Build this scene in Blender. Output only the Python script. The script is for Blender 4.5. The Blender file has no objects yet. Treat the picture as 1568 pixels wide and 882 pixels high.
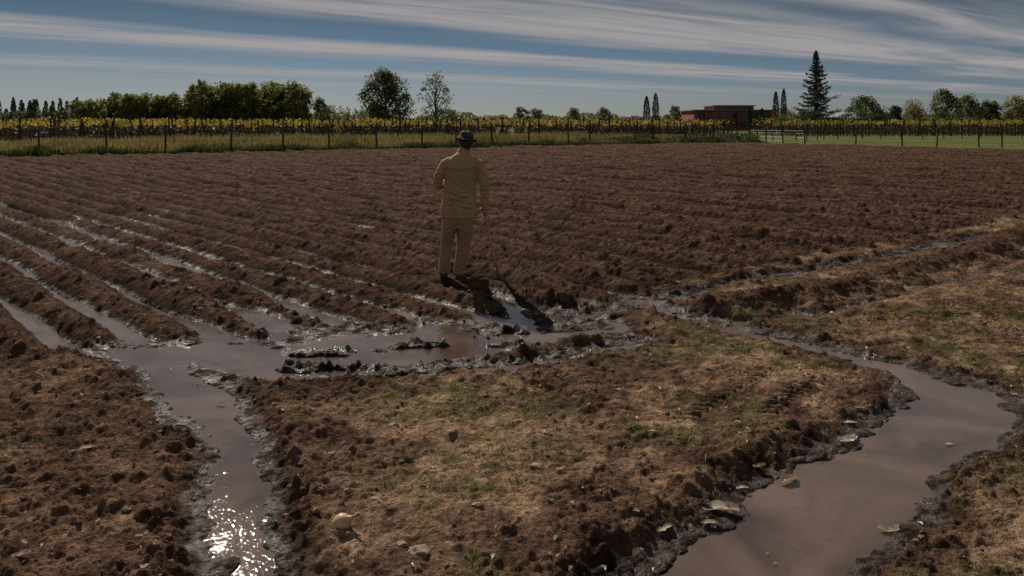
import bpy, math, random
import numpy as np
from mathutils import Vector
R = np.random.RandomState(7)
random.seed(7)
scn = bpy.context.scene
scn.view_settings.view_transform = 'Standard'
scn.view_settings.look = 'None'
scn.view_settings.exposure = 0

# ---------------------------------------------------------------- noise
def hsh(xi, yi, seed):
    h = (xi.astype(np.int64)*374761393 + yi.astype(np.int64)*668265263 + seed*974634777) & 0xffffffff
    h = ((h ^ (h >> 13))*1274126177) & 0xffffffff
    h = h ^ (h >> 16)
    return h/4294967295.0
def vnoise(x, y, seed=0):
    xi = np.floor(x); yi = np.floor(y)
    fx = x-xi; fy = y-yi
    fx = fx*fx*(3-2*fx); fy = fy*fy*(3-2*fy)
    a = hsh(xi, yi, seed); b = hsh(xi+1, yi, seed)
    c = hsh(xi, yi+1, seed); d = hsh(xi+1, yi+1, seed)
    return (a+(b-a)*fx)*(1-fy)+(c+(d-c)*fx)*fy
def fbm(x, y, o=3, seed=0):
    s = 0; a = .5; t = 0
    for i in range(o):
        s = s+a*vnoise(x, y, seed+i*13); t += a
        x, y = x*1.7+y*1.1+11.3, y*1.7-x*1.1+5.7; a *= .5
    return s/t-.5
def bumps(x, y, cell, seed, rmin, rmax, dens=.8):
    gx = x/cell; gy = y/cell
    xi = np.floor(gx); yi = np.floor(gy)
    h = np.zeros_like(x)
    for i in (-1, 0, 1):
        for j in (-1, 0, 1):
            cx = xi+i; cy = yi+j
            px = cx+hsh(cx, cy, seed); py = cy+hsh(cx, cy, seed+1)
            r = rmin+(rmax-rmin)*hsh(cx, cy, seed+2)**2
            r = np.where(hsh(cx, cy, seed+3) < dens, r, 0)
            an = hsh(cx, cy, seed+4)*3.14
            dx = gx-px; dy = gy-py
            u = dx*np.cos(an)+dy*np.sin(an); v = -dx*np.sin(an)+dy*np.cos(an)
            d2 = u*u+(v*1.5)**2
            h = np.maximum(h, np.sqrt(np.maximum(0, r*r-d2)))
    return h*cell
def sstep(a, b, x):
    t = np.clip((x-a)/(b-a), 0, 1); return t*t*(3-2*t)

# ---------------------------------------------------------------- layout in metres
CH_LEFT = [(-3.05,6.0,.30),(-2.73,5.78,.42),(-2.21,5.15,.38),(-1.79,4.59,.30),(-1.54,4.15,.25),(-1.35,3.71,.23),(-1.24,3.36,.26),(-1.10,3.06,.26),(-.95,2.2,.28)]
CH_MAIN = [(-3.2,6.05,.3),(-2.57,6.08,.5),(-1.71,5.72,.80),(-1.23,5.80,.60),(-.74,5.94,.46),(-.44,6.05,.40),(.09,6.42,.50),(.54,6.52,.26),(.95,6.6,.12)]
CH_THIN = [(-.95,5.40,.10),(-.41,5.55,.10),(.23,5.75,.10),(.88,6.08,.09),(1.15,6.3,.04)]
CH_RIGHT = [(1.25,7.75,.26),(1.41,7.45,.26),(1.66,6.98,.12),(1.99,6.63,.22),(2.29,6.33,.20),(2.61,5.94,.20),(2.86,5.58,.36),(3.0,5.12,.58),(2.74,4.70,.62),(2.1,4.15,.54),(1.53,3.59,.58),(1.18,3.26,.60),(.96,3.06,.62),(.3,2.3,.66)]
CH_HEAD = [(1.41,7.65,.22),(2.3,8.4,.02),(3.54,9.13,.12),(4.11,9.54,.22),(5.0,10.15,.02),(5.4,10.45,.24),(6.93,11.6,.30),(7.6,12.1,.02)]
CH_DIG = [(-.15,8.0,.14),(.05,7.45,.18),(.07,7.0,.24),(.09,6.5,.3)]
BANK = [(1.68,7.20,.18),(2.1,7.36,.24),(2.74,7.62,.26),(4.19,8.56,.3),(6.05,9.98,.34),(8.15,11.95,.34),(12,15.6,.34)]
def chan(X, Y, pts):
    best = np.full_like(X, 1e3)
    for (x0,y0,w0),(x1,y1,w1) in zip(pts[:-1], pts[1:]):
        dx = x1-x0; dy = y1-y0; L = dx*dx+dy*dy
        t = np.clip(((X-x0)*dx+(Y-y0)*dy)/L, 0, 1)
        d = np.hypot(X-x0-t*dx, Y-y0-t*dy)-(w0+(w1-w0)*t)/2
        best = np.minimum(best, d)
    return best
FLX = [-30,-8,-4,-3.4,-2.7,-2.2,-1.1,0,1.4,3.5,6.9,14,40]
FLY = [6.1,5.9,5.85,5.95,6.25,6.58,6.86,7.15,8.05,9.6,12.1,18,40]
MLX = [-3.4,-2.57,-1.71,-.74,.09,1.0]
MLY = [6.0,6.1,5.7,5.94,6.4,6.6]
FARX = [-90,-60,-26,-3.6,18,30,45,80]
FARY = [4,18,36,49,60,44,27,0]
FEET = [(-.80,8.63),(-.60,8.62)]
RID = 1/math.sqrt(2)

def terrain(X, Y):
    n1 = fbm(X*1.1, Y*1.1, 3, 3)
    wx = X+.20*fbm(X*2.6, Y*2.6, 3, 21); wy = Y+.20*fbm(X*2.6, Y*2.6, 3, 45)
    fx = X+.07*fbm(X*14, Y*14, 3, 61); fy = Y+.07*fbm(X*14, Y*14, 3, 67)
    c1 = bumps(fx, fy, .17, 101, .12, .58, .7)
    c2 = bumps(fx+3, fy, .085, 111, .2, .62, .8)
    c3 = bumps(fx, fy+5, .04, 121, .2, .65, .85)
    clods = c1*.42+c2*.62+c3*.75
    small = c1*.14+c2*.45+c3*.85
    fine = fbm(X*22, Y*22, 3, 77)
    rag = .14*fbm(X*7, Y*7, 3, 5)+.05*fine
    sdL = chan(wx, wy, CH_LEFT); sdM = chan(wx, wy, CH_MAIN); sdT = chan(wx, wy, CH_THIN)
    sdR = chan(wx, wy, CH_RIGHT); sdH = chan(wx, wy, CH_HEAD)+.22*(fbm(X*1.9,Y*1.9,2,31)+.10); sdD = chan(wx, wy, CH_DIG)
    sd = np.minimum.reduce([sdL, sdM, sdT, sdR, sdH, sdD])+rag
    # ---- plots of dry soil
    P = .055+.07*n1
    rn = fbm(X*1.9, Y*1.9, 3, 52)
    nearb = np.exp(-(np.maximum(sd, 0)/.30)**2)
    rough = .38+.55*nearb+.35*sstep(.02, .18, rn)
    leftp = sstep(-1.3, -1.9, X)
    rough = np.maximum(rough, leftp*.85)
    mixc = np.clip(nearb+leftp*.6, 0, 1)
    edge = np.exp(-((sd-.26)/.16)**2)
    P = P+edge*.09*np.maximum(0, fbm(X*3, Y*3, 2, 8)+.08)+(clods*mixc+small*(1-mixc))*rough+fine*.034+.040*fbm(X*6, Y*6, 2, 71)
    for (x0, y0, x1, y1, wd_, pt) in ((1.30,4.25,2.30,5.40,.10,.085),(1.0,4.45,1.95,5.55,.10,.085),(3.3,6.75,6.2,8.6,.14,.12),(3.9,6.5,7.0,8.4,.14,.12),(4.6,6.3,8.0,8.3,.14,.12)):
        L_ = math.hypot(x1-x0, y1-y0); ux, uy = (x1-x0)/L_, (y1-y0)/L_
        a_ = (X-x0)*ux+(Y-y0)*uy; b_ = -(X-x0)*uy+(Y-y0)*ux
        mk_ = np.exp(-(b_/wd_)**4)*sstep(0, .15, a_)*sstep(L_, L_-.15, a_)*sstep(-.25, .05, fbm(X*2.5, Y*2.5, 2, 63))
        P = P*(1-.6*mk_)+mk_*(.02+.020*np.tanh(2.2*np.sin(6.283*(a_+np.abs(b_)*.5)/pt))+.3*c3)
    # ---- field
    s = (wx*.14+X*.86+wy*.14+Y*.86)*RID
    ph = (s-2.0)/.52
    kk = np.floor(ph+.5)
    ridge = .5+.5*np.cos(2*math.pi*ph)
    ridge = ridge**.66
    amp = np.interp(Y, [6,9,14,30,60], [.135,.115,.115,.135,.15])*(.70+.50*hsh(kk, kk*0, 5))*(.8+.4*vnoise(X*2.3, Y*2.3, 41))
    along = (X-Y)*RID
    dam = vnoise(along*.9, kk*7.3, 15)*.7+.3*vnoise(along*3, kk*3.3, 16)
    fl0 = np.interp(X, FLX, FLY)
    dl = np.clip(Y-fl0, 0, 99)
    floor = -.070+.032*np.clip(dl, 0, 1.9)+.12*(dam-.5)+.0010*np.clip(dl, 0, 20)+.02*np.clip(Y-20, 0, 3)
    floor = floor-.018*sstep(-4, -7, X)*sstep(17, 13, Y)
    floor = floor+.055*sstep(-1.2, .5, X)
    Fz = floor+amp*ridge+clods*(.35+.70*ridge)*np.interp(Y,[6,14,30],[1.,1.,.8])+fine*.030*(.3+ridge)
    fl = fl0+.35*fbm(X*2.2, Y*2.2, 2, 91)-.12*np.cos(2*math.pi*ph)
    f = sstep(-.14, .14, Y-fl)
    # ---- muddy margin between pool and field
    ml = np.interp(X, MLX, MLY)
    mud = sstep(-.1, .1, Y-ml)*(1-f)*sstep(-3.6, -3.2, X)*sstep(1.3, .9, X)
    mn = fbm(X*2.8, Y*3.4, 3, 17)
    Mz = .004+.17*mn+clods*.75*sstep(-.10, .08, mn)
    P = P*(1-mud)+Mz*mud
    z = P*(1-f)+Fz*f
    # ---- bank along head channel
    bd = chan(wx, wy, BANK)+.05*fbm(X*5, Y*5, 2, 39)
    bk = sstep(.20, -.12, bd)
    z = z*(1-bk)+bk*(.17+.10*n1+clods*.9+fine*.03)
    gr = np.exp(-((bd-.32)/.10)**2)*(Y < np.interp(X, [1.7,4.2,8.15,14], [7.2,8.5,11.95,17]))*(X > 2)
    z = z-gr*.060
    md = np.exp(-(((X-.50)/.42)**2+((Y-7.45)/.20)**2))
    z = z+md*(.05+clods*.4)
    md2 = np.exp(-(((X+.35)/.28)**2+((Y-7.75)/.15)**2))
    z = z+md2*(.04+clods*.4)
    # ---- carve channels: gentle shelving bank
    t = sstep(-.12, .0, sd); t2 = sstep(.0, .24, sd)
    low = np.minimum(z, .010+.7*clods*sstep(-.03, .10, sd)+fine*.012)
    zz = low*(1-t2)+z*t2
    z = zz*t+(-.09)*(1-t)
    # mud bars in the pool, broken clods standing out of shallow water
    isn = fbm(X*2.6, Y*5.0, 4, 55)
    isl = sstep(-.10, .14, isn)*(sdM < .15)*sstep(-2.2, -1.7, X)
    z = np.where(sd < .05, np.maximum(z, -.085+.105*isl+(c1*.3+c2*.8+c3*.8)*isl), z)
    for (a, b) in FEET:
        w = np.exp(-(((X-a)**2+(Y-b)**2)/.17**2)**2)
        z = z*(1-w)+w*(.06+fine*.01)
    # ---- outside the field
    far = np.interp(X, FARX, FARY)+.5*fbm(X*.5, Y*.5, 2, 4)
    o = sstep(-.3, .5, Y-far)
    z = z*(1-o)+o*(.06+.15*fbm(X*.35, Y*.35, 2, 2))
    near0 = sstep(.05, .0, z)
    wet = np.clip(np.maximum(near0*(Y < 24)*(Y < 9+30*sstep(1,-1,X)), sstep(.20, .02, sd)), 0, 1)
    wet = np.maximum(wet, mud*.8)*(1-o)
    fieldlike = np.clip(f+bk+mud*.8+.9*np.exp(-(np.maximum(sd, 0)/.26)**2)+.45*sstep(.05,.2,rn), 0, 1)
    dry = (1-fieldlike)*(1-o)
    return z, f, wet, dry, o, sd, clods, fine, ridge*f

# ---------------------------------------------------------------- mesh builder (all quads)
class MB:
    def __init__(s): s.v = []; s.f = []; s.m = []; s.n = 0
    def add(s, v, f, mat=0):
        v = np.asarray(v, float).reshape(-1, 3); f = np.asarray(f, int).reshape(-1, 4)
        s.v.append(v); s.f.append(f+s.n); s.m.append(np.full(len(f), mat)); s.n += len(v)
    def leaves(s, c, size, mat=0, aspect=.6, up=0):
        c = np.asarray(c, float); n = len(c)
        a = R.normal(size=(n, 3)); a[:, 2] += up
        a /= np.linalg.norm(a, axis=1)[:, None]
        b = np.cross(a, R.normal(size=(n, 3))); b /= np.linalg.norm(b, axis=1)[:, None]+1e-9
        sz = (size*(.6+.8*R.rand(n)))[:, None]
        a = a*sz; b = b*sz*aspect
        v = np.stack([c-a*.5, c+b*.5, c+a*.5, c-b*.5], 1).reshape(-1, 3)
        s.add(v, np.arange(n*4).reshape(-1, 4), mat)
    def tube(s, pts, rad, mat=0, n=8, cap=True, ell=None):
        pts = [Vector(p) for p in pts]; m = len(pts); V = []
        prev = None
        for i, p in enumerate(pts):
            d = (pts[min(i+1, m-1)]-pts[max(i-1, 0)]).normalized()
            if prev is None:
                ref = Vector((1, 0, 0)) if abs(d.x) < .8 else Vector((0, 1, 0))
                u = (ref-d*ref.dot(d)).normalized()
            else:
                u = (prev-d*prev.dot(d)).normalized()
            prev = u; w = d.cross(u)
            r = rad[i]; ra, rb = (r if isinstance(r, tuple) else (r, r))
            for k in range(n):
                a = 2*math.pi*k/n
                V.append(p+u*math.cos(a)*ra+w*math.sin(a)*rb)
        F = []
        for i in range(m-1):
            for k in range(n):
                k2 = (k+1) % n
                F.append((i*n+k, i*n+k2, (i+1)*n+k2, (i+1)*n+k))
        if cap:
            for base, fl in ((0, 1), ((m-1)*n, 0)):
                for i in range(n//2-1):
                    q = (i, i+1, n-2-i, n-1-i)
                    q = tuple(base+x for x in q)
                    F.append(q[::-1] if fl else q)
        s.add([tuple(v) for v in V], F, mat)
    def box(s, x0, y0, z0, x1, y1, z1, mat=0):
        v = [(x0,y0,z0),(x1,y0,z0),(x1,y1,z0),(x0,y1,z0),(x0,y0,z1),(x1,y0,z1),(x1,y1,z1),(x0,y1,z1)]
        s.add(v, [(0,3,2,1),(4,5,6,7),(0,1,5,4),(1,2,6,5),(2,3,7,6),(3,0,4,7)], mat)
    def blob(s, c, r, mat=0, n=4, jag=.25, seed=0):
        V = []; F = []
        for ax in range(3):
            for sg in (-1, 1):
                b = len(V)
                for i in range(n+1):
                    for j in range(n+1):
                        p = [0, 0, 0]; p[ax] = sg; p[(ax+1) % 3] = -1+2*i/n; p[(ax+2) % 3] = -1+2*j/n
                        V.append(p)
                for i in range(n):
                    for j in range(n):
                        q = (b+i*(n+1)+j, b+(i+1)*(n+1)+j, b+(i+1)*(n+1)+j+1, b+i*(n+1)+j+1)
                        F.append(q if sg > 0 else q[::-1])
        V = np.array(V); V /= np.linalg.norm(V, axis=1)[:, None]
        k = 1+jag*(np.sin(V[:, 0]*4+seed)*np.cos(V[:, 1]*5+seed*2)+.6*np.sin(V[:, 2]*7+seed*3+V[:, 0]*6))
        V = V*k[:, None]*np.array(r)+np.array(c)
        s.add(V, F, mat)
    def obj(s, name, mats, smooth=False, parent=None):
        v = np.concatenate(s.v); f = np.concatenate(s.f); m = np.concatenate(s.m)
        me = bpy.data.meshes.new(name)
        me.vertices.add(len(v)); me.vertices.foreach_set('co', v.ravel())
        me.loops.add(f.size); me.loops.foreach_set('vertex_index', f.ravel())
        me.polygons.add(len(f)); me.polygons.foreach_set('loop_start', np.arange(len(f))*4)
        try: me.polygons.foreach_set('loop_total', np.full(len(f), 4))
        except Exception: pass
        me.polygons.foreach_set('material_index', m.astype(np.int32))
        me.polygons.foreach_set('use_smooth', np.full(len(f), smooth))
        me.update(calc_edges=True)
        for mt in mats: me.materials.append(mt)
        o = bpy.data.objects.new(name, me); scn.collection.objects.link(o)
        if parent: o.parent = parent
        return o

# ---------------------------------------------------------------- materials
def newmat(name):
    m = bpy.data.materials.new(name); m.use_nodes = True
    nt = m.node_tree; b = nt.nodes['Principled BSDF']
    return m, nt, b
def N(nt, t, **k):
    n = nt.nodes.new(t)
    for a, v in k.items(): setattr(n, a, v)
    return n
def simple(name, c1, c2, scale=8, rough=.8, bump=.0, bscale=40, spec=.3, coord='Object'):
    m, nt, b = newmat(name)
    tc = N(nt, 'ShaderNodeTexCoord'); no = N(nt, 'ShaderNodeTexNoise'); no.inputs['Scale'].default_value = scale
    no.inputs['Detail'].default_value = 5
    nt.links.new(tc.outputs[coord], no.inputs['Vector'])
    mx = N(nt, 'ShaderNodeMix', data_type='RGBA'); mr = N(nt, 'ShaderNodeMapRange')
    mr.inputs[1].default_value = .3; mr.inputs[2].default_value = .7
    nt.links.new(no.outputs['Fac'], mr.inputs[0]); nt.links.new(mr.outputs[0], mx.inputs[0])
    mx.inputs[6].default_value = (*c1, 1); mx.inputs[7].default_value = (*c2, 1)
    nt.links.new(mx.outputs[2], b.inputs['Base Color'])
    b.inputs['Roughness'].default_value = rough; b.inputs['Specular IOR Level'].default_value = spec
    if bump:
        n2 = N(nt, 'ShaderNodeTexNoise'); n2.inputs['Scale'].default_value = bscale; n2.inputs['Detail'].default_value = 4
        nt.links.new(tc.outputs[coord], n2.inputs['Vector'])
        bp = N(nt, 'ShaderNodeBump'); bp.inputs['Strength'].default_value = 1; bp.inputs['Distance'].default_value = bump
        nt.links.new(n2.outputs['Fac'], bp.inputs['Height']); nt.links.new(bp.outputs[0], b.inputs['Normal'])
    return m
def leafmat(name, c1, c2, scale=.6, trans=.35):
    m, nt, b = newmat(name)
    geo = N(nt, 'ShaderNodeNewGeometry'); tc = N(nt, 'ShaderNodeTexCoord')
    no = N(nt, 'ShaderNodeTexNoise'); no.inputs['Scale'].default_value = scale; no.inputs['Detail'].default_value = 2
    nt.links.new(tc.outputs['Object'], no.inputs['Vector'])
    ad = N(nt, 'ShaderNodeMath', operation='MULTIPLY_ADD')
    nt.links.new(geo.outputs['Random Per Island'], ad.inputs[0]); ad.inputs[1].default_value = .6
    nt.links.new(no.outputs['Fac'], ad.inputs[2])
    mr = N(nt, 'ShaderNodeMapRange'); mr.inputs[1].default_value = .45; mr.inputs[2].default_value = 1.1
    nt.links.new(ad.outputs[0], mr.inputs[0])
    mx = N(nt, 'ShaderNodeMix', data_type='RGBA')
    mx.inputs[6].default_value = (*c1, 1); mx.inputs[7].default_value = (*c2, 1)
    nt.links.new(mr.outputs[0], mx.inputs[0])
    nt.links.new(mx.outputs[2], b.inputs['Base Color'])
    b.inputs['Roughness'].default_value = .7; b.inputs['Specular IOR Level'].default_value = .15
    tr = N(nt, 'ShaderNodeBsdfTranslucent'); nt.links.new(mx.outputs[2], tr.inputs['Color'])
    ms = N(nt, 'ShaderNodeMixShader'); ms.inputs[0].default_value = trans
    nt.links.new(b.outputs[0], ms.inputs[1]); nt.links.new(tr.outputs[0], ms.inputs[2])
    nt.links.new(ms.outputs[0], nt.nodes['Material Output'].inputs['Surface'])
    return m

def ground_mat():
    m, nt, b = newmat('soil_ground')
    at = N(nt, 'ShaderNodeAttribute'); at.attribute_name = 'soil'
    aw = N(nt, 'ShaderNodeAttribute'); aw.attribute_name = 'wet'
    tc = N(nt, 'ShaderNodeTexCoord')
    def noise(sc, d=5, r=.6):
        n = N(nt, 'ShaderNodeTexNoise'); n.inputs['Scale'].default_value = sc; n.inputs['Detail'].default_value = d
        n.inputs['Roughness'].default_value = r
        nt.links.new(tc.outputs['Object'], n.inputs['Vector']); return n
    n1 = noise(7, 8, .72); n2 = noise(48, 5, .75); n3 = noise(.9, 4)
    def mr(src, a, b_, c, d):
        r = N(nt, 'ShaderNodeMapRange'); r.inputs[1].default_value = a; r.inputs[2].default_value = b_
        r.inputs[3].default_value = c; r.inputs[4].default_value = d; nt.links.new(src, r.inputs[0]); return r.outputs[0]
    def mul(a, b_):
        x = N(nt, 'ShaderNodeMath', operation='MULTIPLY'); nt.links.new(a, x.inputs[0]); nt.links.new(b_, x.inputs[1]); return x.outputs[0]
    k = mul(mul(mr(n1.outputs[0], .36, .66, .36, 1.75), mr(n2.outputs[0], .35, .65, .60, 1.45)), mr(n3.outputs[0], .3, .7, .72, 1.28))
    wd = mr(aw.outputs['Fac'], 0, 1, 1, .40); k = mul(k, wd)
    vm = N(nt, 'ShaderNodeVectorMath', operation='SCALE'); nt.links.new(at.outputs['Color'], vm.inputs[0]); nt.links.new(k, vm.inputs['Scale'])
    nt.links.new(vm.outputs[0], b.inputs['Base Color'])
    wn = mul(mr(aw.outputs['Fac'], .3, .95, 0, 1), mr(n1.outputs[0], .42, .64, .15, 1))
    ro = mr(wn, 0, 1, .98, .22); nt.links.new(ro, b.inputs['Roughness'])
    sp = mr(wn, 0, 1, .02, .5); nt.links.new(sp, b.inputs['Specular IOR Level'])
    nb = noise(45, 6, .7)
    bp = N(nt, 'ShaderNodeBump'); bp.inputs['Strength'].default_value = 1; bp.inputs['Distance'].default_value = .020
    nt.links.new(nb.outputs[0], bp.inputs['Height'])
    nb2 = noise(13, 5, .65)
    bp2 = N(nt, 'ShaderNodeBump'); bp2.inputs['Strength'].default_value = 1; bp2.inputs['Distance'].default_value = .07
    nt.links.new(nb2.outputs[0], bp2.inputs['Height']); nt.links.new(bp.outputs[0], bp2.inputs['Normal'])
    nt.links.new(bp2.outputs[0], b.inputs['Normal'])
    return m

# ---------------------------------------------------------------- ground
rows = [1.2]
while rows[-1] < 70: rows.append(rows[-1]*1.0031+.0004)
while rows[-1] < 5000: rows.append(rows[-1]*1.06)
rows = np.array(rows); cols = np.linspace(-.95, .95, 900)
YY, TT = np.meshgrid(rows, cols, indexing='ij'); XX = TT*(YY+1.5)
X = XX.ravel(); Y = YY.ravel()
z = np.full_like(X, .06)
f = np.zeros_like(X); wet = np.zeros_like(X); dry = np.zeros_like(X); o = np.ones_like(X); sd = np.ones_like(X)*9; cl = np.zeros_like(X); fi = np.zeros_like(X); rg = np.zeros_like(X)
mk = Y < 95
res = terrain(X[mk], Y[mk])
for arr, r in zip((z, f, wet, dry, o, sd, cl, fi, rg), res): arr[mk] = r
def lerp(a, b, t): return a*(1-t[:, None])+np.array(b)*t[:, None]
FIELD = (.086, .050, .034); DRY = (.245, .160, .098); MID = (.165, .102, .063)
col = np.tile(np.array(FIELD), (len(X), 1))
col = col*(1-f*.62+rg*.72)[:, None]  # troughs darker, ridge tops lighter: moister furrow soil plus trough shade in the colour
patch = sstep(-.12, .12, fbm(X*3, Y*3, 3, 88))
col = lerp(col, DRY, dry*sstep(-1.9, -1.2, X)*(.22+.78*patch))
col = lerp(col, MID, dry*sstep(-1.2, -1.9, X)*(.35+.65*patch))
gn = sstep(.04, .18, fbm(X*2.1, Y*2.1, 4, 33)+.08*sstep(0, 2, X)*sstep(8, 6, Y))*sstep(-.15,.12,fbm(X*9,Y*9,3,34))
col = lerp(col, (.092, .096, .034), dry*gn*.55*sstep(-3.2, -1.4, X))
col = lerp(col, (.09, .09, .033), o)
g2 = (o > .5)*(X > 19)*(Y < 95)*(.5+.5*vnoise(X*.3, Y*.2, 9))
col = lerp(col, (.105, .118, .040), g2)
nr, nc = len(rows), len(cols)
idx = np.arange(nr*nc).reshape(nr, nc)
F = np.stack([idx[:-1, :-1], idx[:-1, 1:], idx[1:, 1:], idx[1:, :-1]], -1).reshape(-1, 4)
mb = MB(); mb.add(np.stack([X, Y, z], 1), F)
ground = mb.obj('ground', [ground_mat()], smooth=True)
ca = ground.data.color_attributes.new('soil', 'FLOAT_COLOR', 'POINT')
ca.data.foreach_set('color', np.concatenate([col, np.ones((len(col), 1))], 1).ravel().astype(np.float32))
wa = ground.data.attributes.new('wet', 'FLOAT', 'POINT'); wa.data.foreach_set('value', wet.astype(np.float32))

# ---------------------------------------------------------------- water
def water_mat():
    m, nt, b = newmat('muddy_water')
    tc = N(nt, 'ShaderNodeTexCoord')
    b.inputs['IOR'].default_value = 1.38; b.inputs['Roughness'].default_value = .04
    b.inputs['Specular IOR Level'].default_value = .75
    n0 = N(nt, 'ShaderNodeTexNoise'); n0.inputs['Scale'].default_value = 1.3; n0.inputs['Detail'].default_value = 6; n0.inputs['Distortion'].default_value = 1.2
    nt.links.new(tc.outputs['Object'], n0.inputs['Vector'])
    mr = N(nt, 'ShaderNodeMapRange'); mr.inputs[1].default_value = .35; mr.inputs[2].default_value = .65; nt.links.new(n0.outputs[0], mr.inputs[0])
    mx = N(nt, 'ShaderNodeMix', data_type='RGBA'); mx.inputs[6].default_value = (.058, .038, .027, 1); mx.inputs[7].default_value = (.135, .092, .064, 1)
    nt.links.new(mr.outputs[0], mx.inputs[0]); nt.links.new(mx.outputs[2], b.inputs['Base Color'])
    mp = N(nt, 'ShaderNodeMapping'); mp.inputs['Scale'].default_value = (1, .5, 1); mp.inputs['Rotation'].default_value = (0, 0, .6)
    nt.links.new(tc.outputs['Object'], mp.inputs['Vector'])
    na = N(nt, 'ShaderNodeTexNoise'); na.inputs['Scale'].default_value = 10; na.inputs['Detail'].default_value = 4; na.inputs['Distortion'].default_value = 1.4
    nb = N(nt, 'ShaderNodeTexNoise'); nb.inputs['Scale'].default_value = 80; nb.inputs['Detail'].default_value = 2
    nt.links.new(mp.outputs[0], na.inputs['Vector']); nt.links.new(tc.outputs['Object'], nb.inputs['Vector'])
    # ripples strongest in patches, calm elsewhere
    nc_ = N(nt, 'ShaderNodeTexNoise'); nc_.inputs['Scale'].default_value = 1.1; nt.links.new(tc.outputs['Object'], nc_.inputs['Vector'])
    st_ = N(nt, 'ShaderNodeMapRange'); st_.inputs[1].default_value = .35; st_.inputs[2].default_value = .6; st_.inputs[3].default_value = .4; st_.inputs[4].default_value = 1
    nt.links.new(nc_.outputs[0], st_.inputs[0])
    b1 = N(nt, 'ShaderNodeBump'); b1.inputs['Distance'].default_value = .0052; nt.links.new(na.outputs[0], b1.inputs['Height']); nt.links.new(st_.outputs[0], b1.inputs['Strength'])
    b2 = N(nt, 'ShaderNodeBump'); b2.inputs['Distance'].default_value = .0014; nt.links.new(nb.outputs[0], b2.inputs['Height']); nt.links.new(st_.outputs[0], b2.inputs['Strength'])
    nt.links.new(b1.outputs[0], b2.inputs['Normal']); nt.links.new(b2.outputs[0], b.inputs['Normal'])
    return m
mb = MB()
xs = np.linspace(-24, 9, 34); ys = np.linspace(1.3, 26, 26)
GX, GY = np.meshgrid(xs, ys, indexing='ij'); ii = np.arange(GX.size).reshape(GX.shape)
mb.add(np.stack([GX.ravel(), GY.ravel(), np.zeros(GX.size)], 1), np.stack([ii[:-1, :-1], ii[1:, :-1], ii[1:, 1:], ii[:-1, 1:]], -1).reshape(-1, 4))
mb.obj('water', [water_mat()])

# ---------------------------------------------------------------- clods, grass, leaves on the ground
def gz(pts): 
    a = np.array([p[:2] for p in pts], float); r = terrain(a[:, 0], a[:, 1]); return r[0], r[5]
soilm = simple('clod_soil', (.09, .055, .036), (.25, .165, .105), 9, .95, .01, 60, .05)
stonem = simple('pale_stone', (.17, .12, .08), (.30, .23, .16), 18, .9, .006, 50)
mb = MB()
n = 8000
cx = R.uniform(-5, 6, n); cy = 2.6+R.rand(n)**1.3*9
zz, ff, ww, dd, oo, ss, *_ = terrain(cx, cy)
keep = (zz > .01)&((ss < .45)|(R.rand(n) < .6)|(cx < -1.5))&(ss > .06)
for i in np.where(keep)[0]:
    r = .0035+.015*R.rand()**5
    mb.blob((cx[i], cy[i], zz[i]+r*.15), (r*(.8+.6*R.rand()), r*(.8+.6*R.rand()), r*.7), 0, 2 if r < .010 else 3, .22, i)
mb.obj('soil_clods', [soilm], smooth=False)
mb = MB()
for (a, b_, r) in [(-.39,3.12,.035),(-.47,3.18,.02),(-.70,4.45,.025)]:
    q = gz([(a, b_)])[0][0]
    mb.blob((a, b_, q+r*.25), (r*1.3, r, r*.55), 0, 8, .2, a*9)
mb.obj('stones', [stonem], smooth=True)

grassm = leafmat('weed_green', (.050, .085, .018), (.15, .19, .050), 2.0, .35)
def blades(mb, x, y, z, h, w, mat=0, lean=.35):
    n = len(x); an = R.rand(n)*6.283; le = R.rand(n)*lean; la = R.rand(n)*6.283
    dx = np.cos(an)*w/2; dy = np.sin(an)*w/2
    tx = x+np.cos(la)*h*le; ty = y+np.sin(la)*h*le
    v = np.stack([np.stack([x-dx, y-dy, z-.01], 1), np.stack([x+dx, y+dy, z-.01], 1),
                  np.stack([tx+dx*.25, ty+dy*.25, z+h], 1), np.stack([tx-dx*.25, ty-dy*.25, z+h], 1)], 1).reshape(-1, 3)
    mb.add(v, np.arange(n*4).reshape(-1, 4), mat)
mb = MB()
n = 210000
gx = R.uniform(-3.6, 6.5, n); gy = 2.7+R.rand(n)*6.5
corner = ((gx > 2.1)&(gy < 4.6))*1.0
den = sstep(.05, .18, fbm(gx*2.1, gy*2.1, 4, 33)+.08*sstep(0, 2, gx)*sstep(8,6,gy)+.20*corner)*(.10+.90*sstep(.48,.74,vnoise(gx*11, gy*11, 5)))
zz, ff, ww, dd, oo, ss, *_ = terrain(gx, gy)
dd = np.maximum(dd, .6*(1-ff)*(ss > .18))
keep = (R.rand(n) < den*.9*dd*np.interp(gx, [-3.6,-1.5,.5], [.4,.5,1]))&(ss > .12)
gx, gy, zz = gx[keep], gy[keep], zz[keep]
blades(mb, gx, gy, zz, .010+.030*R.rand(len(gx))**1.7, .0055, 0, 1.5)
mb.obj('weed_grass', [grassm])

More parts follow.
